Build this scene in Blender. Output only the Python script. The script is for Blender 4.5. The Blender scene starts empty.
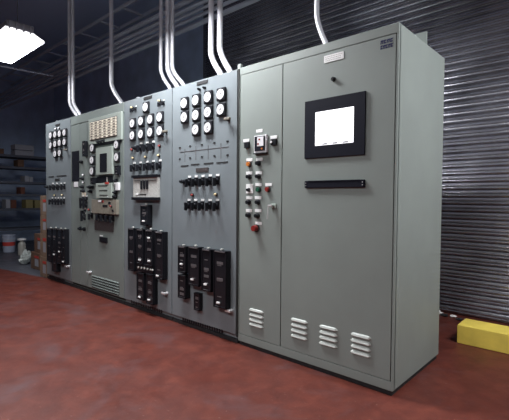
import bpy, bmesh, math, random
from mathutils import Vector, Matrix
random.seed(7)
C = bpy.context.scene.collection
S = bpy.context.scene
PI = math.pi

# ------------------------------------------------------------------ camera
cd = bpy.data.cameras.new('camera')
cam = bpy.data.objects.new('camera', cd)
C.objects.link(cam)
r_ = Vector((0.7417958, 0.67057636, 0.00814467)); u_ = Vector((-0.02558154, 0.01615825, 0.99954214)); f_ = Vector((-0.67013773, 0.74166452, -0.0291405))
m = Matrix((( r_.x, u_.x, -f_.x, 1.01598), (r_.y, u_.y, -f_.y, -2.39440), (r_.z, u_.z, -f_.z, 1.23643), (0, 0, 0, 1)))
cam.matrix_world = m
cd.sensor_fit = 'HORIZONTAL'; cd.sensor_width = 36.0
cd.lens = 408.11 * 36.0 / 509.0
cd.clip_start = 0.05; cd.clip_end = 60
S.camera = cam

# ------------------------------------------------------------------ world and exposure
w = bpy.data.worlds.new('world'); S.world = w; w.use_nodes = True
w.node_tree.nodes['Background'].inputs[0].default_value = (0.5, 0.6, 0.8, 1)
w.node_tree.nodes['Background'].inputs[1].default_value = 0.02
S.view_settings.view_transform = 'Standard'
try: S.view_settings.look = 'None'
except Exception: pass
S.view_settings.exposure = 0.0
S.view_settings.gamma = 1.0
S.view_settings.use_curve_mapping = False
LENS = 34.0          # emission of the fixtures' lenses
# fixtures of the hall: (x, y, in view, strength factor)
FIX = [(-4.99, -0.565, True, 0.9), (-1.98, -0.50, False, 2.1), (0.0, -3.4, False, 1.35), (-2.6, -3.0, False, 0.8), (1.8, 0.3, False, 2.1)]

# ------------------------------------------------------------------ materials
def nt(mt):
    mt.use_nodes = True
    return mt.node_tree, mt.node_tree.nodes['Principled BSDF']
def mat(name, col, rough=0.5, metal=0.0, emit=0.0, ecol=None, spec=0.5, noise=0.0, nscale=20, bump=0.0, bscale=60):
    mt = bpy.data.materials.new(name); t, b = nt(mt)
    b.inputs['Base Color'].default_value = (*col, 1); b.inputs['Roughness'].default_value = rough
    b.inputs['Metallic'].default_value = metal; b.inputs['Specular IOR Level'].default_value = spec
    if emit:
        b.inputs['Emission Color'].default_value = (*(ecol or col), 1); b.inputs['Emission Strength'].default_value = emit
    if noise or bump:
        tc = t.nodes.new('ShaderNodeTexCoord')
    if noise:
        n = t.nodes.new('ShaderNodeTexNoise'); n.inputs['Scale'].default_value = nscale; n.inputs['Detail'].default_value = 6
        t.links.new(tc.outputs['Object'], n.inputs['Vector'])
        rp = t.nodes.new('ShaderNodeValToRGB')
        rp.color_ramp.elements[0].position = 0.3; rp.color_ramp.elements[1].position = 0.7
        rp.color_ramp.elements[0].color = (*[c * (1 - noise) for c in col], 1)
        rp.color_ramp.elements[1].color = (*[min(1, c * (1 + noise)) for c in col], 1)
        t.links.new(n.outputs['Fac'], rp.inputs['Fac']); t.links.new(rp.outputs['Color'], b.inputs['Base Color'])
    if bump:
        n2 = t.nodes.new('ShaderNodeTexNoise'); n2.inputs['Scale'].default_value = bscale; n2.inputs['Detail'].default_value = 4
        t.links.new(tc.outputs['Object'], n2.inputs['Vector'])
        bp = t.nodes.new('ShaderNodeBump'); bp.inputs['Strength'].default_value = bump; bp.inputs['Distance'].default_value = 0.01
        t.links.new(n2.outputs['Fac'], bp.inputs['Height']); t.links.new(bp.outputs['Normal'], b.inputs['Normal'])
    return mt
M = {}
M['hmi'] = mat('grey_green_enamel', (0.255, 0.29, 0.27), 0.55, noise=0.05, nscale=3, bump=0.03)
M['gear'] = mat('blue_grey_enamel', (0.205, 0.235, 0.250), 0.40, noise=0.07, nscale=4, bump=0.04)
M['gearg'] = mat('green_grey_enamel', (0.215, 0.25, 0.235), 0.42, noise=0.06, nscale=4, bump=0.04)
M['gap'] = mat('dark_gap', (0.02, 0.022, 0.02), 0.8)
M['black'] = mat('black_plastic', (0.010, 0.011, 0.015), 0.4, spec=0.3)
M['blackm'] = mat('matt_black', (0.02, 0.02, 0.022), 0.7, noise=0.3, nscale=30)
M['bezel'] = mat('navy_black_bezel', (0.012, 0.013, 0.022), 0.6, spec=0.12)
M['dial'] = mat('white_dial', (0.85, 0.84, 0.86), 0.5)
M['ink'] = mat('ink', (0.02, 0.02, 0.02), 0.6)
M['white'] = mat('white_label', (0.93, 0.93, 0.92), 0.5)
M['cream'] = mat('cream_window', (0.80, 0.73, 0.60), 0.4)
M['chrome'] = mat('chrome', (0.85, 0.85, 0.85), 0.25, 0.35)
M['conduit'] = mat('galvanised_conduit', (0.72, 0.72, 0.76), 0.4, 0.25, noise=0.08, nscale=9)
M['traymetal'] = mat('dull_tray_steel', (0.40, 0.43, 0.50), 0.5, 0.1)
M['screen'] = mat('lit_screen', (0.9, 0.9, 0.95), 0.3, emit=1.25, ecol=(0.97, 0.97, 1.0))
M['scrmark'] = mat('lit_screen_mark', (0.5, 0.5, 0.6), 0.3, emit=0.4, ecol=(0.8, 0.66, 0.74))
M['scrbar'] = mat('screen_dark_dash', (0.1, 0.1, 0.12), 0.3)
M['darkglass'] = mat('dark_glass', (0.015, 0.016, 0.02), 0.2, spec=0.3)
M['relaygrey'] = mat('relay_works', (0.11, 0.10, 0.105), 0.5)
M['amber'] = mat('amber_lens', (0.62, 0.20, 0.04), 0.3)
M['red'] = mat('red_lens', (0.26, 0.025, 0.02), 0.35)
M['green'] = mat('green_lens', (0.02, 0.12, 0.07), 0.35)
M['yellowl'] = mat('pale_yellow_lens', (0.75, 0.62, 0.35), 0.35)
M['brown'] = mat('brown_nameplate', (0.06, 0.05, 0.05), 0.5, noise=0.3, nscale=60)
M['beige'] = mat('beige_instrument', (0.24, 0.22, 0.18), 0.5, noise=0.15, nscale=40)
M['lgrey'] = mat('light_grey_trim', (0.36, 0.41, 0.37), 0.4)
M['louvre'] = mat('top_lit_louvre_enamel', (0.62, 0.66, 0.62), 0.4)  # cabinet enamel lightened; light caught by the louvres is put into the colour
M['logo'] = mat('navy_logo', (0.02, 0.025, 0.11), 0.5)
M['paper'] = mat('recorder_paper', (0.55, 0.55, 0.52), 0.4, noise=0.2, nscale=90)
M['card'] = mat('cardboard', (0.23, 0.16, 0.11), 0.85, noise=0.18, nscale=8)
M['cardd'] = mat('brown_cardboard', (0.15, 0.085, 0.055), 0.85, noise=0.2, nscale=8)
M['cardy'] = mat('yellow_carton', (0.27, 0.23, 0.10), 0.8)
M['cardg'] = mat('pale_grey_carton', (0.33, 0.34, 0.38), 0.8)
M['cardr'] = mat('rust_carton', (0.15, 0.055, 0.035), 0.8)
M['tape'] = mat('red_print', (0.5, 0.05, 0.04), 0.6)
M['bucket'] = mat('bucket_plastic', (0.36, 0.40, 0.50), 0.4)
M['bag'] = mat('white_plastic_bag', (0.42, 0.46, 0.44), 0.35)
M['jug'] = mat('jug_plastic', (0.45, 0.44, 0.40), 0.4)
M['rack'] = mat('rack_steel', (0.09, 0.10, 0.13), 0.7)
M['dark'] = mat('dark_wall_paint', (0.46, 0.56, 0.74), 0.85, noise=0.2, nscale=2)
M['side'] = mat('side_wall_paint', (0.07, 0.07, 0.08), 0.8)
M['ceil'] = mat('ceiling_deck', (0.46, 0.56, 0.74), 0.8)
M['hood'] = mat('fixture_housing', (0.16, 0.155, 0.18), 0.5)
M['lensm'] = mat('fixture_lens', (0.95, 0.95, 1.0), 0.4, emit=LENS, ecol=(0.96, 0.97, 1.0))
M['lensside'] = mat('fixture_side_glow', (0.95, 0.95, 1.0), 0.4, emit=1.8, ecol=(1, 1, 1))
M['yellow'] = mat('yellow_paint', (0.90, 0.70, 0.12), 0.6, noise=0.12, nscale=7, bump=0.15, bscale=25)
M['dust'] = mat('debris_pale', (0.85, 0.85, 0.82), 0.8)

# floor: red oxide paint, worn and slightly glossy; grey area in the storage corner
def floor_mat():
    mt = bpy.data.materials.new('red_painted_concrete'); t, b = nt(mt); L = t.links.new; N = t.nodes.new
    g = N('ShaderNodeNewGeometry')
    def noise(sc, det=6, dist=0.0):
        n = N('ShaderNodeTexNoise'); n.inputs['Scale'].default_value = sc; n.inputs['Detail'].default_value = det
        n.inputs['Distortion'].default_value = dist; n.inputs['Roughness'].default_value = 0.66; L(g.outputs['Position'], n.inputs['Vector']); return n.outputs['Fac']
    def ramp(f, stops):
        r = N('ShaderNodeValToRGB'); e = r.color_ramp.elements
        e[0].position, e[0].color = stops[0][0], (*stops[0][1], 1); e[1].position, e[1].color = stops[-1][0], (*stops[-1][1], 1)
        for p, c in stops[1:-1]:
            x = e.new(p); x.color = (*c, 1)
        L(f, r.inputs['Fac']); return r.outputs['Color']
    def mix(f, a, c):
        x = N('ShaderNodeMix'); x.data_type = 'RGBA'; L(f, x.inputs[0]); 
        for i, v in ((6, a), (7, c)):
            if isinstance(v, tuple): x.inputs[i].default_value = (*v, 1)
            else: L(v, x.inputs[i])
        return x.outputs[2]
    base = ramp(noise(7.5, 12, 0.4), [(0.3, (0.082, 0.021, 0.016)), (0.5, (0.110, 0.027, 0.019)), (0.7, (0.150, 0.038, 0.025))])
    worn = ramp(noise(1.3, 12, 1.2), [(0.52, (0, 0, 0)), (0.70, (0.6, 0.6, 0.6))])
    c1 = mix(worn, base, (0.105, 0.068, 0.074))
    spk = ramp(noise(55, 2), [(0.70, (0, 0, 0)), (0.76, (0.55, 0.55, 0.55))])
    c2 = mix(spk, c1, (0.30, 0.20, 0.17))
    sep = N('ShaderNodeSeparateXYZ'); L(g.outputs['Position'], sep.inputs[0])
    # grey area: x < -5.33 and y > -0.02 + 0.14 * (x + 5.4)
    def math_(op, a, c):
        x = N('ShaderNodeMath'); x.operation = op
        for i, v in enumerate((a, c)):
            if isinstance(v, (int, float)): x.inputs[i].default_value = v
            else: L(v, x.inputs[i])
        return x.outputs[0]
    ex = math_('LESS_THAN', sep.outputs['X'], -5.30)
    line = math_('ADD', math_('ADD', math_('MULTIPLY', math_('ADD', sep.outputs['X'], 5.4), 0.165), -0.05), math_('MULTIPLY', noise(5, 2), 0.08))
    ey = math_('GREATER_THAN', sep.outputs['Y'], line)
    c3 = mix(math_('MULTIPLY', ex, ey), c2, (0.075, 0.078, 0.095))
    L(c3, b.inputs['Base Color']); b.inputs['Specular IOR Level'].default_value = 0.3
    rr = ramp(noise(3.0, 5), [(0.3, (0.34, 0.34, 0.34)), (0.7, (0.58, 0.58, 0.58))]); L(rr, b.inputs['Roughness'])
    bp = N('ShaderNodeBump'); bp.inputs['Strength'].default_value = 0.12; bp.inputs['Distance'].default_value = 0.02
    L(noise(14, 6), bp.inputs['Height']); L(bp.outputs['Normal'], b.inputs['Normal'])
    return mt
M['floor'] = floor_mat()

def slat_mat():
    mt = bpy.data.materials.new('dark_steel_slats'); t, b = nt(mt); L = t.links.new; N = t.nodes.new
    g = N('ShaderNodeNewGeometry')
    n = N('ShaderNodeTexNoise'); n.inputs['Scale'].default_value = 2.2; n.inputs['Detail'].default_value = 8
    L(g.outputs['Position'], n.inputs['Vector'])
    r = N('ShaderNodeValToRGB'); r.color_ramp.elements[0].position = 0.3; r.color_ramp.elements[1].position = 0.75
    r.color_ramp.elements[0].color = (0.36, 0.36, 0.40, 1); r.color_ramp.elements[1].color = (0.62, 0.62, 0.67, 1)
    L(n.outputs['Fac'], r.inputs['Fac']); L(r.outputs['Color'], b.inputs['Base Color'])
    b.inputs['Metallic'].default_value = 0.85; b.inputs['Roughness'].default_value = 0.25
    n2 = N('ShaderNodeTexNoise'); n2.inputs['Scale'].default_value = 9; n2.inputs['Detail'].default_value = 5
    L(g.outputs['Position'], n2.inputs['Vector'])
    bp = N('ShaderNodeBump'); bp.inputs['Strength'].default_value = 0.08; bp.inputs['Distance'].default_value = 0.015
    L(n2.outputs['Fac'], bp.inputs['Height']); L(bp.outputs['Normal'], b.inputs['Normal'])
    return mt
M['slat'] = slat_mat()

# ------------------------------------------------------------------ mesh helpers
class MB:
    """collects shapes; build() links them as one mesh object"""
    def __init__(s): s.bm = bmesh.new()
    def box(s, x0, y0, z0, x1, y1, z1, bev=0.0, seg=2):
        if x0 > x1: x0, x1 = x1, x0
        if y0 > y1: y0, y1 = y1, y0
        if z0 > z1: z0, z1 = z1, z0
        vs = [s.bm.verts.new(p) for p in ((x0,y0,z0),(x1,y0,z0),(x1,y1,z0),(x0,y1,z0),(x0,y0,z1),(x1,y0,z1),(x1,y1,z1),(x0,y1,z1))]
        fs = [s.bm.faces.new([vs[i] for i in q]) for q in ((3,2,1,0),(4,5,6,7),(0,1,5,4),(1,2,6,5),(2,3,7,6),(3,0,4,7))]
        if bev:
            es = list({e for f in fs for e in f.edges})
            bmesh.ops.bevel(s.bm, geom=es, offset=bev, segments=seg, affect='EDGES', profile=0.5)
        return s
    def loop(s, rings, cap=True, closed=True):
        rs = [[s.bm.verts.new(p) for p in r] for r in rings]
        for a, b in zip(rs[:-1], rs[1:]):
            n = len(a)
            for i in range(n if closed else n - 1):
                j = (i + 1) % n
                s.bm.faces.new((a[i], a[j], b[j], b[i]))
        if cap:
            s.bm.faces.new(list(reversed(rs[0]))); s.bm.faces.new(rs[-1])
        return s
    def cyl_y(s, x, z, y0, y1, r, r1=None, n=20):
        """disc or knob whose axis is y, from y0 (rear) to y1 (front)"""
        r1 = r if r1 is None else r1
        R = lambda y, rr: [(x + rr*math.cos(2*PI*k/n), y, z + rr*math.sin(2*PI*k/n)) for k in range(n)]
        return s.loop([R(y0, r), R(y1, r1)])
    def lathe(s, x, y, prof, n=24):
        """prof: (radius, z) from the bottom up"""
        return s.loop([[(x + r*math.cos(2*PI*k/n), y + r*math.sin(2*PI*k/n), z) for k in range(n)] for r, z in prof])
    def tube(s, pts, r, n=14):
        pts = [Vector(p) for p in pts]; rings = []; up = None
        for i, p in enumerate(pts):
            d = (pts[min(i+1, len(pts)-1)] - pts[max(i-1, 0)]).normalized()
            if up is None:
                up = d.orthogonal().normalized()
            up = (up - d * up.dot(d)).normalized(); sd = d.cross(up)
            rings.append([tuple(p + (up*math.cos(2*PI*k/n) + sd*math.sin(2*PI*k/n)) * r) for k in range(n)])
        return s.loop(rings)
    def build(s, name, m, parent=None, loc=None, smooth=True):
        """vertices are in the frame whose origin is loc (world); parent = Empty or part"""
        bmesh.ops.recalc_face_normals(s.bm, faces=s.bm.faces[:])
        me = bpy.data.meshes.new(name); s.bm.to_mesh(me); s.bm.free()
        me.materials.append(m)
        if smooth:
            me.polygons.foreach_set('use_smooth', [True]*len(me.polygons))
            try: me.set_sharp_from_angle(angle=math.radians(28))
            except Exception: pass
        o = bpy.data.objects.new(name, me); C.objects.link(o)
        if smooth:
            wn = o.modifiers.new('normals', 'WEIGHTED_NORMAL'); wn.keep_sharp = True
        if parent: o.parent = parent
        if loc: o.location = loc
        return o
def tag(o, label, cat, group=None):
    o['label'] = label; o['category'] = cat
    if group: o['group'] = group
    return o
def empty(name, loc, label, cat, group=None):
    o = bpy.data.objects.new(name, None); C.objects.link(o); o.location = loc; o.empty_display_size = 0.1
    return tag(o, label, cat, group)
def struct(o): o['kind'] = 'structure'; return o
def copy_tree(o, parent=None):
    c = o.copy(); C.objects.link(c)
    if parent: c.parent = parent
    for ch in [q for q in bpy.data.objects if q.parent == o and q.name in C.objects]:
        copy_tree(ch, c)
    return c
class Proto:
    """first placing moves the prototype itself, later ones copy it with its parts"""
    def __init__(s, root): s.root = root; s.used = False; s.ch = list(root.children)
    def put(s, parent, x, y, z, sc=None):
        if not s.used:
            o = s.root; s.used = True
        else:
            o = s.root.copy(); C.objects.link(o)
            for ch in s.ch:
                c = ch.copy(); C.objects.link(c); c.parent = o
        o.parent = parent
        o.location = Vector((x, y, z)) - parent.location
        if sc: o.scale = sc
        return o

# ------------------------------------------------------------------ the setting
FL = 0.028          # height of the floor
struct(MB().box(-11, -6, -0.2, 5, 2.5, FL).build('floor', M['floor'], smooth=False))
cb = MB()
cb.box(-11, -6, 4.9, 5, 2.5, 5.0)
struct(cb.build('ceiling', M['ceil'], smooth=False))
struct(MB().box(-11, 2.42, 0, 5, 2.52, 4.9).build('wall_back', M['dark'], smooth=False))
struct(MB().box(-11.1, -6, 0, -11, 2.52, 4.9).build('wall_left', M['dark'], smooth=False))
struct(MB().box(5, -6, 0, 5.1, 2.52, 4.9).build('wall_right', M['side'], smooth=False))
struct(MB().box(-11.1, -6.1, 0, 5.1, -6, 4.9).build('wall_front', M['side'], smooth=False))
# rolling steel curtain: interlocking slats, two ridges to a slat
sl = MB(); PITCH = 0.0765; prof = []
nsl = int(4.55 / PITCH)
shape = [(0.0, 0.026), (0.06, 0.030), (0.12, 0.016)] + [(0.30 + 0.11*math.cos(PI*(1 - q/8)), 0.013*(1 - math.sin(PI*q/8))) for q in range(9)] + [(0.68 + 0.11*math.cos(PI*(1 - q/8)), 0.013*(1 - math.sin(PI*q/8))) for q in range(9)] + [(0.94, 0.018)]
for k in range(nsl):
    for t_, d_ in shape: prof.append((0.035 + (k + t_) * PITCH, 2.19 + d_))
prof.append((0.035 + nsl*PITCH, 2.216))
xs = [-4.3 + i * 0.315 for i in range(27)]
sl.loop([[(x, y, z) for z, y in prof] for x in xs], cap=False, closed=False)
o = sl.build('door_1', M['slat'])
for p in o.data.polygons: p.use_smooth = True
so = o.modifiers.new('thickness', 'SOLIDIFY'); so.thickness = 0.004; so.offset = -1
struct(o)
struct(MB().box(-4.41, 2.26, 0, -4.28, 2.42, 4.6, bev=0.004).build('trim_1', M['rack']))

# ------------------------------------------------------------------ light fixtures
def fixture(x, y, seen, k):
    if seen:
        lab = 'glowing white ceiling light with a ribbed grey housing over the storage corner end'
        t = empty('ceiling_light', (x, y, 3.15), lab, 'ceiling light')
    else:
        t = empty('ceiling_light', (x, y, 3.15), 'ceiling light', 'ceiling light')
    hx, hy = 0.60, 0.22
    ml = M['lensm'] if k == 1.0 else mat('fixture_lens', (0.95, 0.95, 1.0), 0.4, emit=LENS*k, ecol=(0.96, 0.97, 1.0))
    lm = MB(); lm.bm.faces.new([lm.bm.verts.new(p) for p in ((-hx+.012, -hy+.012, 0), (-hx+.012, hy-.012, 0), (hx-.012, hy-.012, 0), (hx-.012, -hy+.012, 0))])
    lm.bm.normal_update()
    me = bpy.data.meshes.new('lens'); lm.bm.to_mesh(me); me.materials.append(ml)
    lo = bpy.data.objects.new('lens', me); C.objects.link(lo); lo.parent = t
    sd = MB()
    # sloping translucent sides, wider at the bottom rim
    sd.loop([[(-hx, -hy, -0.004), (hx, -hy, -0.004), (hx, hy, -0.004), (-hx, hy, -0.004)],
             [(-hx, -hy, 0.02), (hx, -hy, 0.02), (hx, hy, 0.02), (-hx, hy, 0.02)],
             [(-hx+.16, -hy+.06, 0.13), (hx-.16, -hy+.06, 0.13), (hx-.16, hy-.06, 0.13), (-hx+.16, hy-.06, 0.13)]], cap=False)
    sd.box(-hx+.155, -hy+.055, .128, hx-.155, hy-.055, .131)
    sd.box(-hx+.012, -hy+.012, .004, hx-.012, hy-.012, .008)
    sd.build('side_diffuser', M['lensside'], t, smooth=False)
    h = MB().box(-hx+.14, -hy+.07, 0.1315, hx-.14, hy-.07, 0.215, bev=.006)
    for q in range(4):
        yy = -hy + 0.085 + q * 0.078
        for sx in (-1, 1):
            h.box(sx*(hx-.18), yy, 0.07, sx*(hx-.115), yy+0.014, 0.20)
    h.build('housing', M['hood'], t)
    for sx in (-0.35, 0.35):
        MB().tube([(sx, 0, 0.195), (sx, 0, 1.75)], 0.006, 6).build('hanger_rod', M['rack'], t)
    return t
names = ['', 'white ceiling light above the third and fourth cabinet, beyond the top of the frame',
         'white ceiling light behind the viewer, nearest the wide cabinet', 'white ceiling light over the open red floor to the left',
         'white ceiling light in the right-hand bay beside the slatted wall']
for i, (x, y, seen, k) in enumerate(FIX):
    t = fixture(x, y, seen, k)
    if i: t['label'] = names[i]

# ------------------------------------------------------------------ instrument prototypes (origin on the panel face, front towards -y)
def p_meter():
    b = MB().box(-.054, -.024, -.057, .054, 0, .057, bev=0.011, seg=3).build('meter', M['black'])
    MB().cyl_y(0, 0, -.0235, -.027, .0425, n=28).build('dial', M['dial'], b)
    k = MB().tube([(-.006, -.028, -.010), (.012, -.028, .014)], .0026, 5)
    for a in range(-60, 61, 20):
        c_, s_ = math.sin(math.radians(a)), math.cos(math.radians(a))
        k.tube([(c_*.034, -.0278, s_*.034), (c_*.039, -.0278, s_*.039)], .0014, 4)
    k.cyl_y(0, 0, -.0268, -.0284, .006, n=10)
    k.box(-.008, -.0282, -.024, .008, -.0268, -.019)
    k.build('needle', M['ink'], b)
    return Proto(b)
METER = p_meter()
def p_switch():
    b = MB().box(-.020, -.014, -.036, .020, 0, .038, bev=0.004)
    b.cyl_y(0, 0, -.014, -.030, .019, .016, 16)
    b = b.build('control_switch', M['black'])
    h = MB().box(-.010, -.058, -.050, .010, -.030, .024, bev=0.006, seg=2)
    h.build('grip', M['black'], b)
    MB().box(-.021, -.006, .038, .021, -.0005, .056, bev=0.001).build('legend_plate', M['white'], b)
    return Proto(b)
SWITCH = p_switch()
def p_knob():
    b = MB().cyl_y(0, 0, 0, -.03, .022, .019, 18).cyl_y(0, 0, -.03, -.05, .013, .011, 14).build('selector_knob', M['black'])
    return Proto(b)
KNOB = p_knob()
def p_lamp(m):
    b = MB().cyl_y(0, 0, 0, -.012, .017, .015, 16).build('indicator_lamp', M['blackm'])
    MB().cyl_y(0, 0, -.011, -.026, .013, .008, 14).build('lens', m, b)
    return Proto(b)
LAMP = {k: p_lamp(M[k]) for k in ('red', 'yellowl', 'dial')}
def p_name(w_, h_, m):
    b = MB().box(-w_/2, -.004, -h_/2, w_/2, 0, h_/2, bev=0.001).build('nameplate', m)
    return Proto(b)
def handle(parent, x, z, y=0.0, s=1.0):
    """chrome T handle seen low on the doors"""
    b = MB().cyl_y(0, 0, 0, -.03*s, .016*s, .013*s, 16).build('handle', M['chrome'], parent, Vector((x, y, z)) - parent.location)
    MB().box(-.045*s, -.045*s, -.010*s, .018*s, -.029*s, .012*s, bev=0.005*s).build('grip', M['chrome'], b)
    return b
def lhandle(parent, x, z, y=0.0, drop=0.10):
    b = MB().cyl_y(0, 0, 0, -.03, .016, .014, 16).build('door_handle', M['blackm'], parent, Vector((x, y, z)) - parent.location)
    MB().box(-.012, -.050, -.010, .055, -.028, .010, bev=0.004).build('lever', M['beige'], b)
    return b
def relay(parent, bb, p, tabs=(), top=True, faint=()):
    """black relay case; bb = (x0, z0, x1, z1) world; tabs: (fx, fz) of the white reset tabs"""
    x0, z0, x1, z1 = bb; w_, h_ = x1 - x0, z1 - z0; cx, cz = (x0+x1)/2, (z0+z1)/2
    b = MB().box(-w_/2+.003, -p*.72, -h_/2+.003, w_/2-.003, 0, h_/2-.003, bev=.004)
    fw = .012
    for q in ((-w_/2+.003, -h_/2+.003, -w_/2+.003+fw, h_/2-.003), (w_/2-.003-fw, -h_/2+.003, w_/2-.003, h_/2-.003),
              (-w_/2+.003, h_/2-.003-fw*1.3, w_/2-.003, h_/2-.003), (-w_/2+.003, -h_/2+.003, w_/2-.003, -h_/2+.003+fw*1.3)):
        b.box(q[0], -p, q[1], q[2], -p*.70, q[3], bev=.002, seg=1)
    b = b.build('relay', M['black'], parent, Vector((cx, 0, cz)) - parent.location)
    MB().box(-w_/2+.015, -p*.90, -h_/2+.019, w_/2-.015, -p*.87, h_/2-.019).build('cover_glass', M['darkglass'], b, smooth=False)
    for fx, fz in tabs:
        MB().box(fx*w_-.019, -p-.012, fz*h_-.008, fx*w_+.019, -p+.001, fz*h_+.008, bev=.003).build('reset_tab', M['white'], b)
    for fx, fz in faint:
        MB().box(fx*w_-w_*.24, -p*.93, fz*h_-.012, fx*w_+w_*.24, -p*.90, fz*h_+.012, bev=.002).build('target_plate', M['relaygrey'], b)
    for q in range(3):
        zz = -h_*.30 + q*h_*.27
        MB().box(-w_*.20, -p*.915, zz-.004, w_*.12, -p*.895, zz+.004).build('mechanism', M['relaygrey'], b, smooth=False)
    if top:
        MB().box(-.013, -p*.7, h_/2-.003, .013, -p*.35, h_/2+.012, bev=.004).build('latch', M['paper'], b)
        MB().box(-w_/2+.02, -p-.004, h_/2-.016, w_/2-.02, -p+.001, h_/2-.007).build('rating_strip', M['relaygrey'], b, smooth=False)
    return b

# ------------------------------------------------------------------ cabinet carcasses
H = 2.29; D = 0.834; Z0 = 0.06
def carcass(t, x0, x1, m, front=0.0235):
    L = -t.location
    def W(a, y0, z0, b_, y1, z1, bev=0.003): return (a + L.x, y0 + L.y, z0 + L.z, b_ + L.x, y1 + L.y, z1 + L.z, bev)
    MB().box(*W(x0, front, Z0, x1, D, H, 0.004)).build('body', m, t)
    MB().box(*W(x0 + .004, 0.008, FL + .0005, x1 - .004, D - .02, Z0 - .001, 0.002)).build('base', M['blackm'], t)
    return W
def door(t, x0, z0, x1, z1, m, y1=0.0215, bev=0.003):
    c = Vector(((x0+x1)/2, 0, (z0+z1)/2)); w_, h_ = (x1-x0)/2, (z1-z0)/2
    return MB().box(-w_, 0, -h_, w_, y1, h_, bev=bev).build('door', m, t, c - t.location)
def slots(t, xa, za, xb, zb, n, w_, h_, name='vent'):
    b = MB()
    for k in range(n):
        f = k / (n - 1); x = xa + (xb-xa)*f; z = za + (zb-za)*f
        b.box(x - w_/2, -.0015, z - h_/2, x + w_/2, .004, z + h_/2)
    o = b.build(name, M['black'], t, -t.location, smooth=False)
    return o
XA, XB, XC, XD, XE = -5.27, -4.442, -3.104, -2.222, -1.319
YP = -0.001

# --- first cabinet, at the far left end
s1 = empty('switchgear_cabinet', ((XA+XB)/2, D/2, 0), 'blue-grey switchgear cabinet at the far left end, beside the cardboard boxes', 'electrical cabinet')
carcass(s1, XA, XB - .003, M['gear'])
door(s1, XA + .004, 0.10, XB - .008, H - .004, M['gear'])
for (x, z) in [(-5.044, 2.103), (-5.047, 1.962), (-4.890, 2.102), (-4.892, 1.970), (-4.894, 1.833), (-4.741, 2.098), (-4.743, 1.974), (-4.745, 1.835), (-4.588, 2.097), (-4.590, 1.972)]:
    METER.put(s1, x, YP, z)
NP = p_name(.15, .028, M['blackm'])
for (x, z) in [(-4.841, 2.232), (-4.868, 1.473)]: NP.put(s1, x, YP, z)
for (x, z) in [(-4.892, 2.180), (-4.789, 2.178)]: LAMP['dial'].put(s1, x, YP, z)
KNOB.put(s1, *(-5.200, YP, 1.376))
for (x, z) in [(-5.014, 1.372), (-4.877, 1.372), (-4.738, 1.371), (-4.629, 1.374), (-5.035, 1.169), (-4.931, 1.170), (-4.833, 1.171), (-4.741, 1.171), (-4.648, 1.172)]:
    SWITCH.put(s1, x, YP, z)
for (x, z) in [(-4.946, 1.253), (-4.688, 1.258)]: LAMP['yellowl'].put(s1, x, YP, z)
for a, b in (((-5.162, 1.518), (-4.986, 1.521)), ((-4.884, 1.521), (-4.577, 1.524))):
    MB().box(a[0], -.004, (a[1]+b[1])/2 - .006, b[0], -.001, (a[1]+b[1])/2 + .006).build('seam_strip', M['blackm'], s1, -s1.location, smooth=False)
relay(s1, (-5.111, 0.304, -4.940, 0.789), .06, faint=[(0, .25)])
relay(s1, (-4.933, 0.183, -4.772, 0.799), .06, tabs=[(0.05, -.10)], faint=[(0, .3)])
relay(s1, (-4.763, 0.314, -4.608, 0.799), .06, tabs=[(0.05, -.15)], faint=[(0, .1)])
relay(s1, (-4.601, 0.326, -4.501, 0.803), .06, tabs=[(0, -.42)], faint=[(0, .25)])
handle(s1, *(-4.508, 0.298))
lhandle(s1, *(-4.542, 1.862))
slots(s1, *(-5.167, 0.076), *(-4.674, 0.073), 14, .018, .03)

# --- second cabinet, with alarm windows and a grille
s2 = empty('control_cabinet', ((XB+XC)/2, D/2, 0), 'grey-green control cabinet with cream alarm windows, small screen and low grille', 'electrical cabinet')
carcass(s2, XB, XC - .003, M['gearg'])
MB().box(XB+.003, .0215, .07, XC-.006, .024, H-.003).build('gasket', M['gap'], s2, -s2.location, smooth=False)
XB1, XB2 = -4.174, -3.981
ztop = 2.172
MB().box(XB + .004, 0, ztop + .006, XC - .008, .0215, H - .004, bev=.003).build('header_panel', M['gearg'], s2, -s2.location)
for a, b in ((XB + .006, XB1 - .004), (XB1 + .004, XB2 - .004), (XB2 + .004, XC - .010)):
    door(s2, a, .10, b, ztop - .002, M['gearg'])
def flat(t, name, bb, m, d=.01, y=0.0, bev=.002):
    x0, z0, x1, z1 = bb
    return MB().box(-(x1-x0)/2, -d, -(z1-z0)/2, (x1-x0)/2, 0, (z1-z0)/2, bev=bev).build(name, m, t, Vector(((x0+x1)/2, y, (z0+z1)/2)) - t.location)
flat(s2, 'window_panel', (-4.401, 1.435, -4.194, 1.830), M['darkglass'], .004, YP)
flat(s2, 'tag_plate', (-4.344, 1.362, -4.230, 1.427), M['dial'], .004, YP)
# narrow instrument strip
relay(s2, (-4.021, 1.736, -3.951, 1.933), .045, top=False, faint=[(0, .3), (0, -.1)])
for (x, z) in [(-4.065, 1.512), (-4.066, 1.417)]: LAMP['dial'].put(s2, x, YP, z)
for (x, z) in [(-4.079, 1.466), (-4.080, 1.360), (-4.058, 1.309), (-4.110, 1.678)]: KNOB.put(s2, x, YP, z)
flat(s2, 'legend_plate', (-4.121, 1.239, -4.009, 1.290), M['cream'], .004, YP)
for (x, z) in [(-4.072, 1.201), (-3.987, 1.198), (-4.072, 1.138), (-3.988, 1.135), (-4.037, 1.038), (-4.038, 0.978)]: SWITCH.put(s2, x, YP, z)
for (x, z) in [(-4.143, 0.829), (-4.035, 0.828)]: KNOB.put(s2, x, YP, z).scale = (.55, 1, 1.2)
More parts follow.
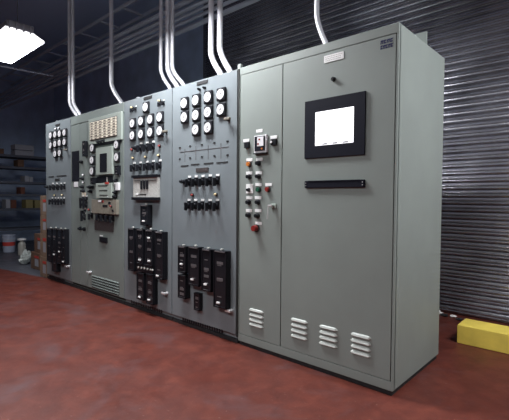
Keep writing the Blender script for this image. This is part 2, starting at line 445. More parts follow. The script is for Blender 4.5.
# alarm window panel
ax0, az0, ax1, az1 = (-3.843, 1.925, -3.212, 2.139)
fr = MB().box(-(ax1-ax0)/2-.05, -.022, -(az1-az0)/2-.05, (ax1-ax0)/2+.09, 0, (az1-az0)/2+.045, bev=.004).build('annunciator', M['lgrey'], s2, Vector(((ax0+ax1)/2, YP, (az0+az1)/2)) - s2.location)
MB().box(-(ax1-ax0)/2-.006, -.026, -(az1-az0)/2-.006, (ax1-ax0)/2+.006, -.021, (az1-az0)/2+.006).build('backing', M['brown'], fr, smooth=False)
cw, chh = (ax1-ax0)/6, (az1-az0)/7
tl = MB()
for i in range(6):
    for j in range(7):
        cx, cz = -(ax1-ax0)/2 + (i+.5)*cw, -(az1-az0)/2 + (j+.5)*chh
        tl.box(cx-cw/2+.003, -.032, cz-chh/2+.003, cx+cw/2-.003, -.0255, cz+chh/2-.002, bev=.0015, seg=1)
        pass
tl.build('alarm_window', M['cream'], fr)
tx = MB()
for i in range(6):
    for j in range(7):
        cx, cz = -(ax1-ax0)/2 + (i+.5)*cw, -(az1-az0)/2 + (j+.5)*chh
        tx.box(cx-cw*.30*random.uniform(.6, 1), -.0330, cz-.007, cx+cw*.30*random.uniform(.6, 1), -.0318, cz+.003)
tx.build('lettering', M['brown'], fr, smooth=False)
flat(s2, 'lower_rail', (ax0-.04, az0-.075, ax1+.06, az0-.052), M['black'], .018, YP)
for (x, z) in [(-3.642, 1.889), (-3.574, 1.887), (-3.503, 1.889)]: KNOB.put(s2, x, YP, z)
for (x, z) in [(-3.806, 1.831), (-3.812, 1.684), (-3.816, 1.551), (-3.233, 1.825), (-3.229, 1.685)]: METER.put(s2, x, YP, z)
# small recessed screen
sb = (-3.691, 1.499, -3.314, 1.817)
fr = flat(s2, 'operator_panel', sb, M['lgrey'], .03, YP, .004)
q = (-3.588, 1.527, -3.426, 1.743)
MB().box(q[0]-(sb[0]+sb[2])/2, -.034, q[1]-(sb[1]+sb[3])/2, q[2]-(sb[0]+sb[2])/2, -.0295, q[3]-(sb[1]+sb[3])/2).build('screen', M['darkglass'], fr, smooth=False)
rc = flat(s2, 'shelf_recess', (-3.704, 1.406, -3.342, 1.482), M['black'], .012, YP)
flat(s2, 'indicator_strip', (-3.451, 1.405, -3.447, 1.468), M['paper'], .02, YP)
gb = flat(s2, 'meter_box', (-3.658, 1.223, -3.294, 1.395), M['lgrey'], .05, YP, .004)
for k in range(3):
    MB().box(-.12 + .02*k, -.053, .055 - k*.055, .10, -.0495, .062 - k*.055).build('slot', M['black'], gb, smooth=False)
MB().box(.05, -.054, .075, .13, -.0495, .098).build('red_legend', M['tape'], gb, smooth=False)
relay(s2, (-3.244, 1.482, -3.164, 1.593), .04, top=False)
KNOB.put(s2, *(-3.255, YP, 1.421))
flat(s2, 'timer', (-3.263, 1.313, -3.179, 1.399), M['dial'], .03, YP)
flat(s2, 'timer_window', (-3.251, 1.320, -3.236, 1.382), M['black'], .034, YP)
KNOB.put(s2, *(-3.262, YP, 1.287)); KNOB.put(s2, *(-3.268, YP, 1.241))
relay(s2, (-3.776, 1.384, -3.713, 1.468), .06, top=False)
for (x, z) in [(-3.884, 1.357), (-3.814, 1.354), (-3.863, 1.302)]: KNOB.put(s2, x, YP, z)
ip = flat(s2, 'instrument_tray', (-3.783, 1.039, -3.204, 1.205), M['beige'], .04, YP, .004)
for (x, z, w_, mm) in ((-.12, .065, .10, 'dial'), (-.04, .062, .05, 'red'), (-.01, .01, .11, 'black'), (.12, .045, .05, 'black'), (.20, -.04, .04, 'black')):
    MB().box(x, -.044, z-.012, x+w_, -.0395, z+.012).build('legend', M[mm], ip, smooth=False)
for (x, z) in [(-3.300, 1.133), (-3.829, 1.079)]: LAMP['red'].put(s2, x, -.041, z)
for (x, z) in [(-3.845, 1.005), (-3.650, 1.004), (-3.546, 1.001), (-3.437, 0.997), (-3.327, 0.992)]: SWITCH.put(s2, x, YP, z)
flat(s2, 'brown_plaque', (-3.781, 0.832, -3.325, 0.951), M['brown'], .005, YP)
flat(s2, 'push_plate', (-3.632, 0.697, -3.467, 0.759), M['black'], .02, YP)
MB().box(0, -.005, 0, .07, 0, .014).build('legend_plate', M['white'], s2, Vector((-3.651, 0, 0.764)) - s2.location)
# grille
g0, g1 = (-3.860, 0.258), (-3.206, 0.198)
gx0, gx1 = g0[0], g1[0]; gz0, gz1 = .30, .45
gr = MB()
for j in range(5):
    for i in range(14):
        x = gx0 + (gx1-gx0)*i/14; z = 0.126 + (0.283-0.126)*j/5
        gr.loop([[(x, 0, z), (x, 0, z+.018), (x, -.010, z+.004)], [(x+(gx1-gx0)/14*.80, 0, z), (x+(gx1-gx0)/14*.80, 0, z+.018), (x+(gx1-gx0)/14*.80, -.010, z+.004)]])
gr.build('grille', M['gearg'], s2, -s2.location, smooth=False)
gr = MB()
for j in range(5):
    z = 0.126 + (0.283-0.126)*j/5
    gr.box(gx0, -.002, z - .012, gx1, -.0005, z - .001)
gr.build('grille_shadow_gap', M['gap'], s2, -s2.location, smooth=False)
handle(s2, *(-3.886, 0.299))

# --- third cabinet
s3 = empty('switchgear_cabinet', ((XC+XD)/2, D/2, 0), 'blue-grey switchgear cabinet with nine meters and a pale glazed recorder, third from the left', 'electrical cabinet')
carcass(s3, XC, XD - .003, M['gear'])
door(s3, XC + .004, 0.10, XD - .008, H - .004, M['gear'])
for (x, z) in [(-2.648, 2.161), (-2.898, 2.025), (-2.734, 2.029), (-2.566, 2.027), (-2.402, 2.028), (-2.900, 1.896), (-2.734, 1.895), (-2.566, 1.897), (-2.402, 1.894)]:
    METER.put(s3, x, YP, z)
NP.put(s3, *(-2.635, YP, 2.259))
for (x, z) in [(-2.926, 2.171), (-2.855, 2.175), (-2.419, 2.160), (-2.356, 2.163)]:
    SWITCH.put(s3, x, YP, z).scale = (.6, .6, .6)
for (x, z) in [(-2.923, 2.198), (-2.418, 2.194)]: LAMP['yellowl'].put(s3, x, YP, z)
for (x, z) in [(-2.927, 1.747), (-2.418, 1.747)]: LAMP['red'].put(s3, x, YP, z)
KNOB.put(s3, *(-2.860, YP, 1.761))
for (x, z) in [(-2.755, 1.755), (-2.640, 1.753), (-2.529, 1.752), (-2.885, 1.556), (-2.763, 1.555), (-2.640, 1.556), (-2.529, 1.557), (-2.413, 1.557)]:
    SWITCH.put(s3, x, YP, z)
for (x, z) in [(-2.906, 1.657), (-2.665, 1.653), (-2.433, 1.654)]: LAMP['yellowl'].put(s3, x, YP, z)
# glazed recorder
rb = (-2.866, 1.213, -2.417, 1.460); rw, rh = rb[2]-rb[0], rb[3]-rb[1]
rec = flat(s3, 'recorder', rb, M['paper'], .03, YP, .003)
MB().box(-rw/2-.004, -.05, rh/2-.022, rw/2+.004, -.0, rh/2+.006, bev=.002).build('top_rail', M['black'], rec)
MB().box(-rw/2-.004, -.05, -rh/2-.006, rw/2+.004, -.0, -rh/2+.024, bev=.002).build('bottom_rail', M['black'], rec)
for x in (-.055, -.002, .05):
    MB().box(x-.017, -.047, -.02, x+.017, -.0295, .075, bev=.012, seg=3).build('pen_drum', M['black'], rec)
MB().box(-.13, -.033, -.075, .02, -.0295, -.065).build('chart_strip', M['ink'], rec, smooth=False)
MB().box(-.17, -.034, -.078, -.12, -.0295, -.060).build('chart_tag', M['white'], rec, smooth=False)
MB().box(-rw/2+.03, -.033, rh/2-.055, rw/2-.03, -.0295, rh/2-.048).build('chart_line', M['ink'], rec, smooth=False)
relay(s3, (-2.688, 0.943, -2.550, 1.162), .06, tabs=[(0, -.27)], faint=[(0, .1)])
relay(s3, (-2.929, 0.445, -2.803, 0.909), .06, faint=[(0, .28), (0, -.05)])
relay(s3, (-2.764, 0.534, -2.637, 0.908), .06, tabs=[(0.1, -.36)], faint=[(0, .3), (0, .02)])
relay(s3, (-2.599, 0.533, -2.465, 0.909), .06, tabs=[(0.1, -.34), (.05, .28)], faint=[(0, .2), (0, -.03)])
relay(s3, (-2.429, 0.426, -2.286, 0.902), .06, tabs=[(-.1, -.42)], faint=[(0, .32), (0, .0)])
flat(s3, 'test_block', (-2.772, 0.463, -2.472, 0.547), M['black'], .05, YP, .004)
for k in range(6):
    (x, z) = [(-2.723, 0.504), (-2.666, 0.505), (-2.611, 0.506), (-2.557, 0.506), (-2.503, 0.507), (-2.468, 0.507)][k]
    MB().cyl_y(0, 0, 0, -.012, .010, n=10).build('test_stud', M['paper'], s3, Vector((x, -.05, z)) - s3.location)
relay(s3, (-2.760, 0.165, -2.622, 0.452), .06, tabs=[(0, -.38)], top=False, faint=[(0, .2), (0, -.1)])
relay(s3, (-2.585, 0.149, -2.454, 0.464), .06, tabs=[(0, -.34)], top=False, faint=[(0, .2), (0, -.1)])
handle(s3, *(-2.297, 0.294))
lhandle(s3, *(-2.310, 1.875))
slots(s3, *(-2.951, 0.094), *(-2.394, 0.092), 18, .016, .035)

# --- fourth cabinet
s4 = empty('switchgear_cabinet', ((XD+XE)/2, D/2, 0), 'blue-grey switchgear cabinet with ten round meters, directly left of the wide screen cabinet', 'electrical cabinet')
carcass(s4, XD, XE - .010, M['gear'])
door(s4, XD + .004, 0.10, XE - .030, H - .004, M['gear'])
MB().box(XE-.027, 0.004, .08, XE-.010, .0215, H-.002, bev=.002).build('corner_strip', M['gap'], s4, -s4.location)
for (x, z) in [(-2.015, 2.106), (-2.014, 1.978), (-1.850, 2.108), (-1.849, 1.977), (-1.849, 1.848), (-1.687, 2.111), (-1.686, 1.980), (-1.685, 1.848), (-1.523, 2.109), (-1.522, 1.981)]:
    METER.put(s4, x, YP, z)
NP.put(s4, *(-1.782, YP, 2.258))
NPB = p_name(.17, .036, M['brown']); NPB.put(s4, *(-1.779, YP, 1.484))
for (x, z) in [(-1.815, 2.202), (-1.745, 2.203)]: KNOB.put(s4, x, YP, z).scale = (.6, .6, .6)
sm = MB()
for a, b in (((-2.026, 1.688), (-2.026, 1.568)), ((-1.868, 1.704), (-1.867, 1.577)), ((-1.700, 1.699), (-1.699, 1.577)), ((-1.538, 1.703), (-1.537, 1.571))):
    sm.box(a[0]-.002, -.0022, b[1], a[0]+.002, -.0008, a[1])
a, b = (-2.101, 1.666), (-1.440, 1.661)
sm.box(a[0], -.0022, (a[1]+b[1])/2-.002, b[0], -.0008, (a[1]+b[1])/2+.002)
sm.build('panel_seams', M['relaygrey'], s4, -s4.location, smooth=False)
rows = [(-2.101, 1.706), (-1.950, 1.710), (-1.785, 1.709), (-1.620, 1.712), (-1.458, 1.711), (-2.101, 1.600), (-1.950, 1.602), (-1.784, 1.601), (-1.619, 1.600), (-1.457, 1.596)]
for (x, z) in rows:
    MB().cyl_y(0, 0, 0, -.006, .007, n=8).box(-.014, -.003, -.004, .014, 0, .004).build('panel_screw', M['blackm'], s4, Vector((x, 0, z)) - s4.location, smooth=False)
for a, b in (((-2.085, 1.533), (-1.972, 1.532)), ((-1.938, 1.539), (-1.818, 1.537)), ((-1.757, 1.541), (-1.631, 1.537)), ((-1.593, 1.540), (-1.451, 1.535))):
    MB().box(a[0], -.003, (a[1]+b[1])/2 - .005, b[0], -.001, (a[1]+b[1])/2 + .005).build('seam_strip', M['blackm'], s4, -s4.location, smooth=False)
KNOB.put(s4, *(-2.038, YP, 1.384))
for (x, z) in [(-1.950, 1.381), (-1.857, 1.382), (-1.763, 1.382), (-1.666, 1.384), (-1.570, 1.385), (-1.957, 1.168), (-1.864, 1.168), (-1.767, 1.169), (-1.667, 1.170), (-1.573, 1.172)]:
    SWITCH.put(s4, x, YP, z)
LAMP['red'].put(s4, *(-1.905, YP, 1.260)); LAMP['yellowl'].put(s4, *(-1.591, YP, 1.265))
relay(s4, (-2.058, 0.536, -1.937, 0.791), .06, tabs=[(.05, -.16)], faint=[(0, .15)])
relay(s4, (-2.057, 0.300, -1.936, 0.523), .06, top=False, faint=[(0, -.1), (0, -.3)])
relay(s4, (-1.907, 0.442, -1.749, 0.800), .06, tabs=[(-.05, -.33)], faint=[(0, .25), (0, .02)])
relay(s4, (-1.721, 0.420, -1.591, 0.794), .06, tabs=[(-.02, -.33)], faint=[(0, .02), (0, -.14)])
relay(s4, (-1.564, 0.304, -1.405, 0.796), .06, tabs=[(-.05, -.40)], faint=[(0, .28), (0, .0)])
relay(s4, (-1.847, 0.219, -1.761, 0.383), .04, top=False, faint=[(0, .2)])
handle(s4, *(-1.390, 0.295))
lhandle(s4, *(-1.445, 1.889))
slots(s4, *(-2.048, 0.082), *(-1.512, 0.090), 18, .017, .032)
MB().box(-.018, -.01, 0, .018, .02, .045, bev=.004).build('lifting_lug', M['hmi'], s4, Vector((XE-.03, .03, H-.001)) - s4.location)
MB().box(-.02, -.01, 0, .02, .02, .018, bev=.004).build('lifting_lug', M['gear'], s3, Vector((-2.870, .03, H-.001)) - s3.location)
MB().box(-.02, -.01, 0, .02, .02, .018, bev=.004).build('lifting_lug', M['gear'], s1, Vector((-4.941, .03, H-.001)) - s1.location)

# --- the wide two-door cabinet with the screen
s5 = empty('control_cabinet', (XE/2, D/2, 0), 'wide grey two-door control cabinet with a big lit screen, nearest on the right', 'electrical cabinet')
DT, DB = 2.228, 0.122
XF = -0.876
L5 = -s5.location
MB().box(XE, .014, Z0, 0, D, H, bev=.004) \
    .box(XE, 0, DT + .004, 0, .03, H, bev=.002).box(XE, 0, Z0, 0, .03, DB - .003, bev=.003) \
    .box(-.012, 0, DB - .01, 0, .03, DT + .01, bev=.002).box(XE, 0, DB - .01, XE + .006, .03, DT + .01, bev=.002).build('body', M['hmi'], s5, L5)
MB().box(XE + .006, .0105, DB-.004, -.012, .0138, DT+.004).build('gasket', M['gap'], s5, L5, smooth=False)
MB().box(XE + .006, .010, FL + .0005, -.01, D - .012, Z0 - .001, bev=.002).build('base', M['blackm'], s5, L5)
d1 = door(s5, XE + .010, DB, XF - .003, DT, M['hmi'], .0104, .0025)
d2 = door(s5, XF + .004, DB, -.017, DT, M['hmi'], .0104, .0025)
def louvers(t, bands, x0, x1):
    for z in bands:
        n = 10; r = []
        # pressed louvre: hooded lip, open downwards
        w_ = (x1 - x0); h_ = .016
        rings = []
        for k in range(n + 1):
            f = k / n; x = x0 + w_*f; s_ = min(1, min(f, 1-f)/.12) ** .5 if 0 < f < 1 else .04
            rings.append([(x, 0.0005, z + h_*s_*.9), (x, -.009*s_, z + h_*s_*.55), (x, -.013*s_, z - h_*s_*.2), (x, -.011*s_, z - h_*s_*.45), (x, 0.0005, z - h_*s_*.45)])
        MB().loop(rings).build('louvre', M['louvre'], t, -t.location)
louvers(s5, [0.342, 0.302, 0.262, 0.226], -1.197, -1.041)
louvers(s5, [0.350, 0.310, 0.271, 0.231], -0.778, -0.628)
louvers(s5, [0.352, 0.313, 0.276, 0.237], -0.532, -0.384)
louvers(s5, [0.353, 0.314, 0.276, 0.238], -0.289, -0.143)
# screen
hb = (-0.666, 1.517, -0.204, 1.917)
hx, hz = (hb[0]+hb[2])/2, (hb[1]+hb[3])/2
sc_ = flat(s5, 'touch_screen', hb, M['bezel'], .014, 0.0, .003)
sx0, sx1, sz0, sz1 = -0.575-hx, -0.282-hx, 1.600-hz, 1.830-hz
MB().box(sx0, -.0152, sz0, sx1, -.0138, sz1).build('display', M['screen'], sc_, smooth=False)
mk = MB()
for (fx, fz, w_, h_) in ((.04, .20, .05, .012), (.14, .20, .04, .012), (.32, .21, .03, .012), (.55, .16, .2, .006), (.1, .72, .25, .005), (.5, .55, .3, .005), (.06, .12, .14, .005)):
    mk.box(sx0+fx*(sx1-sx0), -.0158, sz0+fz*(sz1-sz0), sx0+(fx+w_)*(sx1-sx0), -.0151, sz0+(fz+h_)*(sz1-sz0))
mk.build('display_marks', M['scrmark'], sc_, smooth=False)
mk = MB()
for k in range(3):
    fx = .20 + k*.27
    mk.box(sx0+fx*(sx1-sx0), -.0159, sz0+.004, sx0+(fx+.13)*(sx1-sx0), -.0151, sz0+.012)
mk.build('display_dashes', M['scrbar'], sc_, smooth=False)
# dark drawer bar below the screen
bb = (-0.659, 1.311, -0.201, 1.360)
br = flat(s5, 'pull_bar', bb, M['bezel'], .016, 0.0, .003)
for sx in (-1, 1):
    for sz in (-1, 1):
        MB().cyl_y(sx*((bb[2]-bb[0])/2-.012), sz*.009, -.015, -.020, .0035, n=8).build('screw', M['chrome'], br)
MB().box(-(bb[2]-bb[0])/2+.03, -.020, (bb[3]-bb[1])/2-.006, (bb[2]-bb[0])/2-.03, -.012, (bb[3]-bb[1])/2+.001, bev=.002).build('lip', M['bezel'], br)
# title plate with three rows of small print
tb = (-0.519, 2.156, -0.368, 2.205)
tp = flat(s5, 'title_plate', tb, M['white'], .004, 0.0, .001)
tx = MB(); tw, th = tb[2]-tb[0], tb[3]-tb[1]
for r_i in range(3):
    x = -tw/2 + .012
    while x < tw/2 - .02:
        w_ = random.uniform(.006, .016)
        tx.box(x, -.0046, th*(.25 - .25*r_i) - .0012, min(x + w_, tw/2-.01), -.0039, th*(.25 - .25*r_i) + .0012); x += w_ + .004
tx.build('lettering', M['beige'], tp, smooth=False)
(x, z) = (-0.442, 2.035)
b = MB().cyl_y(0, 0, 0, -.016, .0155, .014, 20).build('buzzer', M['black'], s5, Vector((x, 0, z)) + L5)
MB().cyl_y(0, 0, -.015, -.024, .009, .007, 14).build('button', M['blackm'], b)
# maker's mark: two rows of heavy navy blocks
lb = (-0.117, 2.153, -0.035, 2.210)
lw, lh = lb[2]-lb[0], lb[3]-lb[1]
lg = MB()
def slant(x0, z0, x1, z1, sk=.006):
    lg.loop([[(x0, 0, z0), (x1, 0, z0), (x1+sk, 0, z1), (x0+sk, 0, z1)], [(x0, -.0015, z0), (x1, -.0015, z0), (x1+sk, -.0015, z1), (x0+sk, -.0015, z1)]])
for r_i, z in enumerate((lh*.06, -lh*.48)):
    n = 4 + r_i
    for k in range(n):
        x = -lw/2 + k*lw/n; w_ = lw/n*.80; hh = lh*.40
        slant(x, z, x + w_*.36, z + hh); slant(x, z + hh*.64, x + w_, z + hh, .004)
        if (k + r_i) % 2: slant(x, z, x + w_, z + hh*.34, .003)
        else: slant(x + w_*.62, z, x + w_*.98, z + hh)
lg.build('logo', M['logo'], s5, Vector(((lb[0]+lb[2])/2, 0, (lb[1]+lb[3])/2)) + L5, smooth=False)

# push buttons and plates of the narrow door
LP = p_name(.066, .024, M['white'])
for (x, z) in [(-1.101, 1.760), (-1.241, 1.698), (-0.956, 1.698), (-1.205, 1.541), (-1.098, 1.539), (-1.206, 1.436), (-1.103, 1.434), (-1.105, 1.342), (-1.002, 1.340), (-1.202, 1.239), (-1.108, 1.240), (-1.205, 1.136), (-1.107, 1.139), (-1.102, 1.039)]:
    LP.put(s5, x, 0, z)
ab = (-1.139, 1.587, -1.013, 1.722); aw, ah = ab[2]-ab[0], ab[3]-ab[1]
an = flat(s5, 'power_meter', ab, M['dial'], .022, 0.0, .003)
MB().box(-aw/2+.010, -.028, -ah/2+.014, aw/2-.012, -.0215, ah/2-.008, bev=.002).build('face', M['bezel'], an)
MB().box(-aw/2+.040, -.030, -ah/2+.05, aw/2-.022, -.0275, ah/2-.014).build('readout', M['dial'], an, smooth=False)
for (fx, fz, mm) in ((.2, -.28, 'amber'), (-.1, .0, 'red'), (0, .25, 'red')):
    MB().box(fx*aw-.008, -.032, fz*ah-.006, fx*aw+.008, -.0295, fz*ah+.006).build('readout_mark', M[mm], an, smooth=False)
MB().box(-aw/2-.002, -.03, -ah/2-.008, aw/2+.002, 0, -ah/2, bev=.002).build('sill', M['black'], an)
for q in ((-1.249, 1.635, -1.202, 1.681), (-0.972, 1.636, -0.923, 1.682)):
    flat(s5, 'pilot_block', q, M['black'], .02, 0.0, .003)
(x, z) = (-0.962, 1.660)
MB().cyl_y(0, 0, -.02, -.028, .009, n=12).build('pilot_light', M['dial'], s5, Vector((x, 0, z)) + L5)
def pbutton(x, z, m, r=.020, d=.026, nm='push_button'):
    b = MB().cyl_y(0, 0, 0, -.010, r*1.15, r*1.1, 20).build(nm, M['blackm'], s5, Vector((x, 0, z)) + L5)
    MB().cyl_y(0, 0, -.009, -d, r*.9, r*.8, 20).build('cap', M[m], b)
for p, mm in (((-1.204, 1.506), 'amber'), ((-1.100, 1.303), 'green'), ((-1.005, 1.305), 'red')): pbutton(*p, mm)
for p in ((-1.104, 1.508), (-1.202, 1.406), (-1.103, 1.406), (-1.205, 1.203), (-1.104, 1.204), (-1.204, 1.099), (-1.111, 1.098)):
    pbutton(*p, 'black', .018, .034, 'selector_switch')
pbutton(*(-1.122, 1.000), 'red', .027, .045, 'emergency_stop')
flat(s5, 'key_plate', (-1.238, 1.274, -1.163, 1.349), M['white'], .004, 0.0, .001)
(x, z) = (-1.204, 1.301)
pbutton(x, z, 'black', .014, .03, 'key_switch')
(x, z) = (-0.947, 1.178)
hd = MB().box(-.026, -.012, -.018, .026, 0, .018, bev=.005).cyl_y(0, 0, -.012, -.032, .012, n=14).build('door_latch', M['lgrey'], s5, Vector((x, 0, z)) + L5)
MB().box(-.030, -.042, -.004, .010, -.030, .010, bev=.003).tube([(-.028, -.036, .005), (-.036, -.036, -.10)], .0045, 8).build('lever', M['chrome'], hd)
# grey duct box on the roof
MB().box(-.42, .60, H, -.052, .615, H + .145, bev=.002).box(-.42, .60, H, -.052, .66, H+.012).build('roof_flange', M['hmi'], s5, L5)

# ------------------------------------------------------------------ conduits rising from the roofs
def conduit(xt, zb, xb, zv, r, label, zt=4.6, y=.45):
    """vertical run at xt, bent over from height zb, passing xb at height zv, straightened again at the roof"""
    pts = [(xt, y, zt), (xt, y, 3.6), (xt, y, zb + .02)]
    for k in range(1, 11):
        f = k / 10
        pts.append((xt + (xb-xt)*(f**1.5), y, zb + (zv - zb)*f))
    sl_ = (xb-xt)*1.5/(zb-zv); h_ = zv - H
    for k in range(1, 6):
        f = k / 6; pts.append((xb + sl_*h_*.6*(f - f*f/2), y, zv - h_*f*.8))
    xe = pts[-1][0]
    pts += [(xe, y, H + .012), (xe, y, H + .001)]
    o = MB().tube(pts, r, 14).build('conduit', M['conduit'], None)
    return tag(o, label, 'conduit', 'conduits rising from the cabinet roofs')
conduit(-5.497, 2.726, -5.278, 2.510, 0.025, 'left one of the close conduit pair rising behind the far left cabinet')
conduit(-5.377, 2.739, -5.156, 2.501, 0.025, 'right one of the close conduit pair rising behind the far left cabinet')
conduit(-4.201, 2.802, -3.964, 2.509, 0.027, 'lone galvanised conduit rising behind the alarm window cabinet')
conduit(-3.056, 2.743, -2.895, 2.511, 0.021, 'leftmost, thinnest of three conduits rising above the third cabinet')
conduit(-2.924, 2.739, -2.763, 2.511, 0.026, 'middle of the three conduits rising above the third cabinet')
conduit(-2.835, 2.732, -2.655, 2.513, 0.022, 'rightmost of the three conduits rising above the third cabinet')
conduit(-2.176, 2.737, -2.046, 2.507, 0.029, 'left one of the conduit pair rising above the fourth cabinet')
conduit(-2.044, 2.757, -1.909, 2.505, 0.029, 'right one of the conduit pair rising above the fourth cabinet')
conduit(-0.885, 2.746, -0.798, 2.494, 0.021, 'lone conduit rising from the roof of the wide screen cabinet')

# overhead runs along the back of the room
for k, (z, r) in enumerate([(3.788, 0.035), (3.683, 0.03), (3.608, 0.02), (3.535, 0.022), (3.435, 0.03)]):
    o = MB().tube([(-10.9, 1.0, z), (-.9, 1.0, z)], r, 10).build('overhead_pipe', M['traymetal'])
    tag(o, ['topmost of the dim horizontal pipes running above the cabinets', 'second from the top of the dim horizontal pipes above the cabinets', 'middle one of the five dim horizontal pipes above the cabinets', 'fourth from the top of the dim horizontal pipes above the cabinets', 'lowest of the five dim horizontal pipes above the cabinets'][k], 'pipe', 'dim pipes running under the ceiling')
tr = empty('cable_tray', (-5, 1.0, 4.1), 'dark ladder cable tray high above the left cabinets, above the pipes', 'cable tray')
MB().box(-5.9, -.10, 0, 2.2, -.08, .05).build('rail', M['traymetal'], tr); MB().box(-5.9, .28, 0, 2.2, .30, .05).build('rail', M['traymetal'], tr)
for k in range(11):
    MB().box(-5.5 + k*.72, -.08, .005, -5.46 + k*.72, .28, .03).build('rung', M['traymetal'], tr)
o = MB().tube([(-6.0, -3.5 + k*.3, 3.19 + .00035*(k*.3-3.5+1)**2*40) for k in range(14)], .012, 8).build('slack_cable', M['traymetal'])
tag(o, 'thin dark cable hanging across below the glowing ceiling light', 'cable')

# ------------------------------------------------------------------ storage corner
def carton(x, y, z, w_, d_, h_, m, label, rz=0.0, lab=True, grp=None):
    """x, y = centre of the footprint"""
    o = empty('cardboard_box' , (x, y, z + FL), label, 'box', grp); o.rotation_euler[2] = rz
    MB().box(-w_/2, -d_/2, 0, w_/2, d_/2, h_, bev=.004, seg=1).build('carton', m, o)
    MB().box(-w_/2, -.025, h_-.001, w_/2, .025, h_+.0015).build('packing_tape', M['beige'], o, smooth=False)
    if lab:
        MB().box(-w_*.05, -d_/2-.002, h_*.20, w_*.36, -d_/2+.001, h_*.62).build('shipping_label', M['cardg'], o, smooth=False)
        MB().box(-w_*.08, -d_/2-.002, h_*.68, w_*.42, -d_/2+.001, h_*.80).build('printed_band', M['tape'], o, smooth=False)
    return o
g = 'cardboard boxes stacked beside the far left cabinet'
carton(-5.407, .205, 0.0, .25, .40, .302, M['card'], 'tan cardboard box at the foot of the stack beside the far left cabinet')
carton(-5.410, .210, .3035, .25, .40, .353, M['card'], 'tan cardboard box second from the bottom of the stack beside the far left cabinet')
carton(-5.406, .210, .658, .24, .40, .268, M['card'], 'tan cardboard box second from the top of the stack beside the far left cabinet')
carton(-5.402, .210, .9275, .235, .40, .292, M['card'], 'tan cardboard box topmost on the stack beside the far left cabinet')
carton(-6.190, .35, 0.0, .36, .36, .28, M['cardd'], 'reddish-brown cardboard box on the floor behind the tan stack, next to the plastic bag', .02)
carton(-6.085, .36, .2815, .34, .36, .31, M['cardd'], 'brown cardboard box resting on the reddish-brown one behind the tan stack', -.02)

# rack along the end wall
rk = empty('storage_rack', (-9.85, .6, FL), 'dark steel storage rack in the shadowed far left corner', 'shelf')
for y in (-1.6, 0.2, 2.0):
    for x in (-.30, .30):
        MB().box(x-.025, y-.6-.025, 0, x+.025, y-.6+.025, 2.7).build('upright', M['rack'], rk)
SH = [.45, .925, 1.26, 1.55, 1.90, 2.17]
for z in SH:
    MB().box(-.32, -2.25, z-.05, .32, 1.45, z).build('shelf_board', M['rack'], rk)
def item(px, z, w_, h_, m, label, name='shelf_box'):
    o = MB().box(-.15, -w_/2, 0, .15, w_/2, h_, bev=.004, seg=1).build(name, M[m], None, (-9.68, px, z + .001 + FL))
    return tag(o, label, 'box', 'boxes on the storage rack')
item(1.145, 2.171, .41, .115, 'cardg', 'wide flat grey carton, lower one of the pair on the top rack shelf')
o = item(1.145, 2.30, .41, .12, 'cardg', 'wide flat grey carton, upper one of the pair on the top rack shelf')
MB().box(-.12, -.17, -.014, .12, .17, -.0005).build('lid_gap', M['rack'], o)
item(1.191, 1.551, .09, .14, 'cardg', 'small pale carton on the left of two together at mid height on the rack')
item(1.285, 1.551, .085, .12, 'cardg', 'smaller pale carton on the right of two together at mid height on the rack')
item(1.10, 1.261, .09, .16, 'cardr', 'narrow rust-coloured carton standing below the pale pair on the rack')
item(1.242, .926, .155, .20, 'cardy', 'yellowish carton, left one of the two beside the tan box stack')
item(1.433, .926, .137, .19, 'cardy', 'yellowish carton, right one of the two beside the tan box stack')
item(.787, .926, .093, .20, 'cardg', 'small white carton on the lower shelf above the bucket')
item(.902, .926, .115, .19, 'cardr', 'dark reddish carton right of the small white one above the bucket')
item(1.063, 1.901, .13, .165, 'cardd', 'dull brown carton under the flat grey pair on the rack')
item(.669, 2.171, .08, .12, 'cardd', 'dull brown carton at the left picture edge on the top rack shelf')

# bucket
bk = empty('paint_bucket', (-8.815, 0.577, FL), 'white plastic bucket with a dark red band on the floor by the rack', 'bucket'); bk.scale = (.82, .82, 1)
MB().lathe(0, 0, [(.13, 0), (.138, .01), (.155, .34), (.164, .345), (.164, .375), (.158, .378), (.155, .372), (.02, .370)]).build('pail', M['bucket'], bk)
MB().lathe(0, 0, [(.1455, .14), (.1515, .225)], 24).build('printed_band', M['tape'], bk)
hp = [( .02 + 0*k, .168*math.cos(PI*k/12), .33 - .15*math.sin(PI*k/12)) for k in range(13)]
MB().tube([(.168 * math.sin(PI*k/12) + .0, .168*math.cos(PI*k/12), .335 - .06*math.sin(PI*k/12)) for k in range(13)], .004, 6).build('handle', M['chrome'], bk)
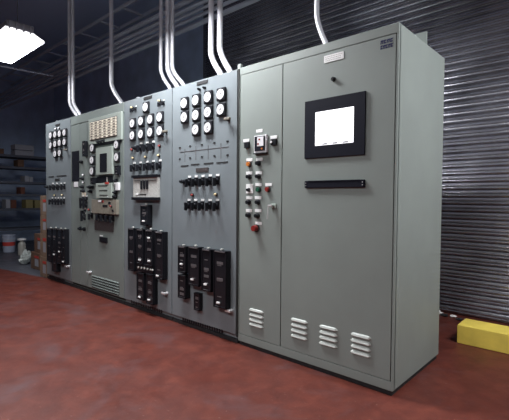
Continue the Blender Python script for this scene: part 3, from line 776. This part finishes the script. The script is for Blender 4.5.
# jug
jg = empty('plastic_jug', (-8.131, 0.609, FL), 'pale plastic jug with a white cap, right of the bucket', 'jug'); jg.scale = (.78, .78, .85)
MB().lathe(0, 0, [(.085, 0), (.095, .015), (.095, .24), (.08, .29), (.045, .33), (.04, .36)]).build('jug_body', M['jug'], jg)
MB().lathe(0, 0, [(.09, .361), (.105, .365), (.10, .40), (.05, .41)], 16).build('cap', M['white'], jg)
MB().tube([(.08, .02, .27), (.13, .03, .25), (.135, .03, .16), (.09, .02, .12)], .012, 8).build('handle', M['jug'], jg)
# crumpled plastic bag
bm = bmesh.new(); bmesh.ops.create_icosphere(bm, subdivisions=4, radius=1)
from mathutils import noise as mn
for v in bm.verts:
    n = mn.noise(v.co*2.3)*.35 + abs(mn.noise(v.co*5))*.28
    v.co = Vector((v.co.x*.075*(1+n), v.co.y*.085*(1+n) + (.04 if v.co.z < -.2 else 0)*-1, max(0, (v.co.z*.5+.48)*.22*(1+n*.9))))
mb = MB(); mb.bm.free(); mb.bm = bm
o = mb.build('plastic_bag', M['bag'], None, (-6.851, 0.269, FL)); tag(o, 'crumpled white plastic bag on the floor between jug and boxes', 'bag')

# ------------------------------------------------------------------ right-hand bay
cbk = MB().box(0.0, 1.291, FL, 2.2, 1.545, .184, bev=.007)
o = cbk.build('parking_curb', M['yellow']); tag(o, 'yellow painted curb block lying on the red floor before the slatted wall', 'curb')
o.location = (0, 0, 0)
db = []
for k in range(9):
    bm = bmesh.new(); bmesh.ops.create_icosphere(bm, subdivisions=2, radius=1)
    s_ = random.uniform(.020, .030)
    for v in bm.verts:
        n = mn.noise(v.co*1.7 + Vector((k*3.1, 0, 0)))*.6
        v.co = Vector((v.co.x*s_*1.6*(1+n), v.co.y*s_*(1+n), (v.co.z*.5+.5)*s_*1.2*(1+n)))
    mb = MB(); mb.bm.free(); mb.bm = bm
    x = -.72 + k*.078; y = 2.04 + random.uniform(-.05, .07)
    o = mb.build('rubble_piece', M['dust'] if k % 2 == 0 else M['blackm'], None, (x, y, FL), smooth=False)
    tag(o, 'small pale rubble piece at the foot of the slatted wall' if k % 2 == 0 else 'small dark rubble piece at the foot of the slatted wall', 'rubble',
        'pale rubble by the slatted wall' if k % 2 == 0 else 'dark rubble by the slatted wall')
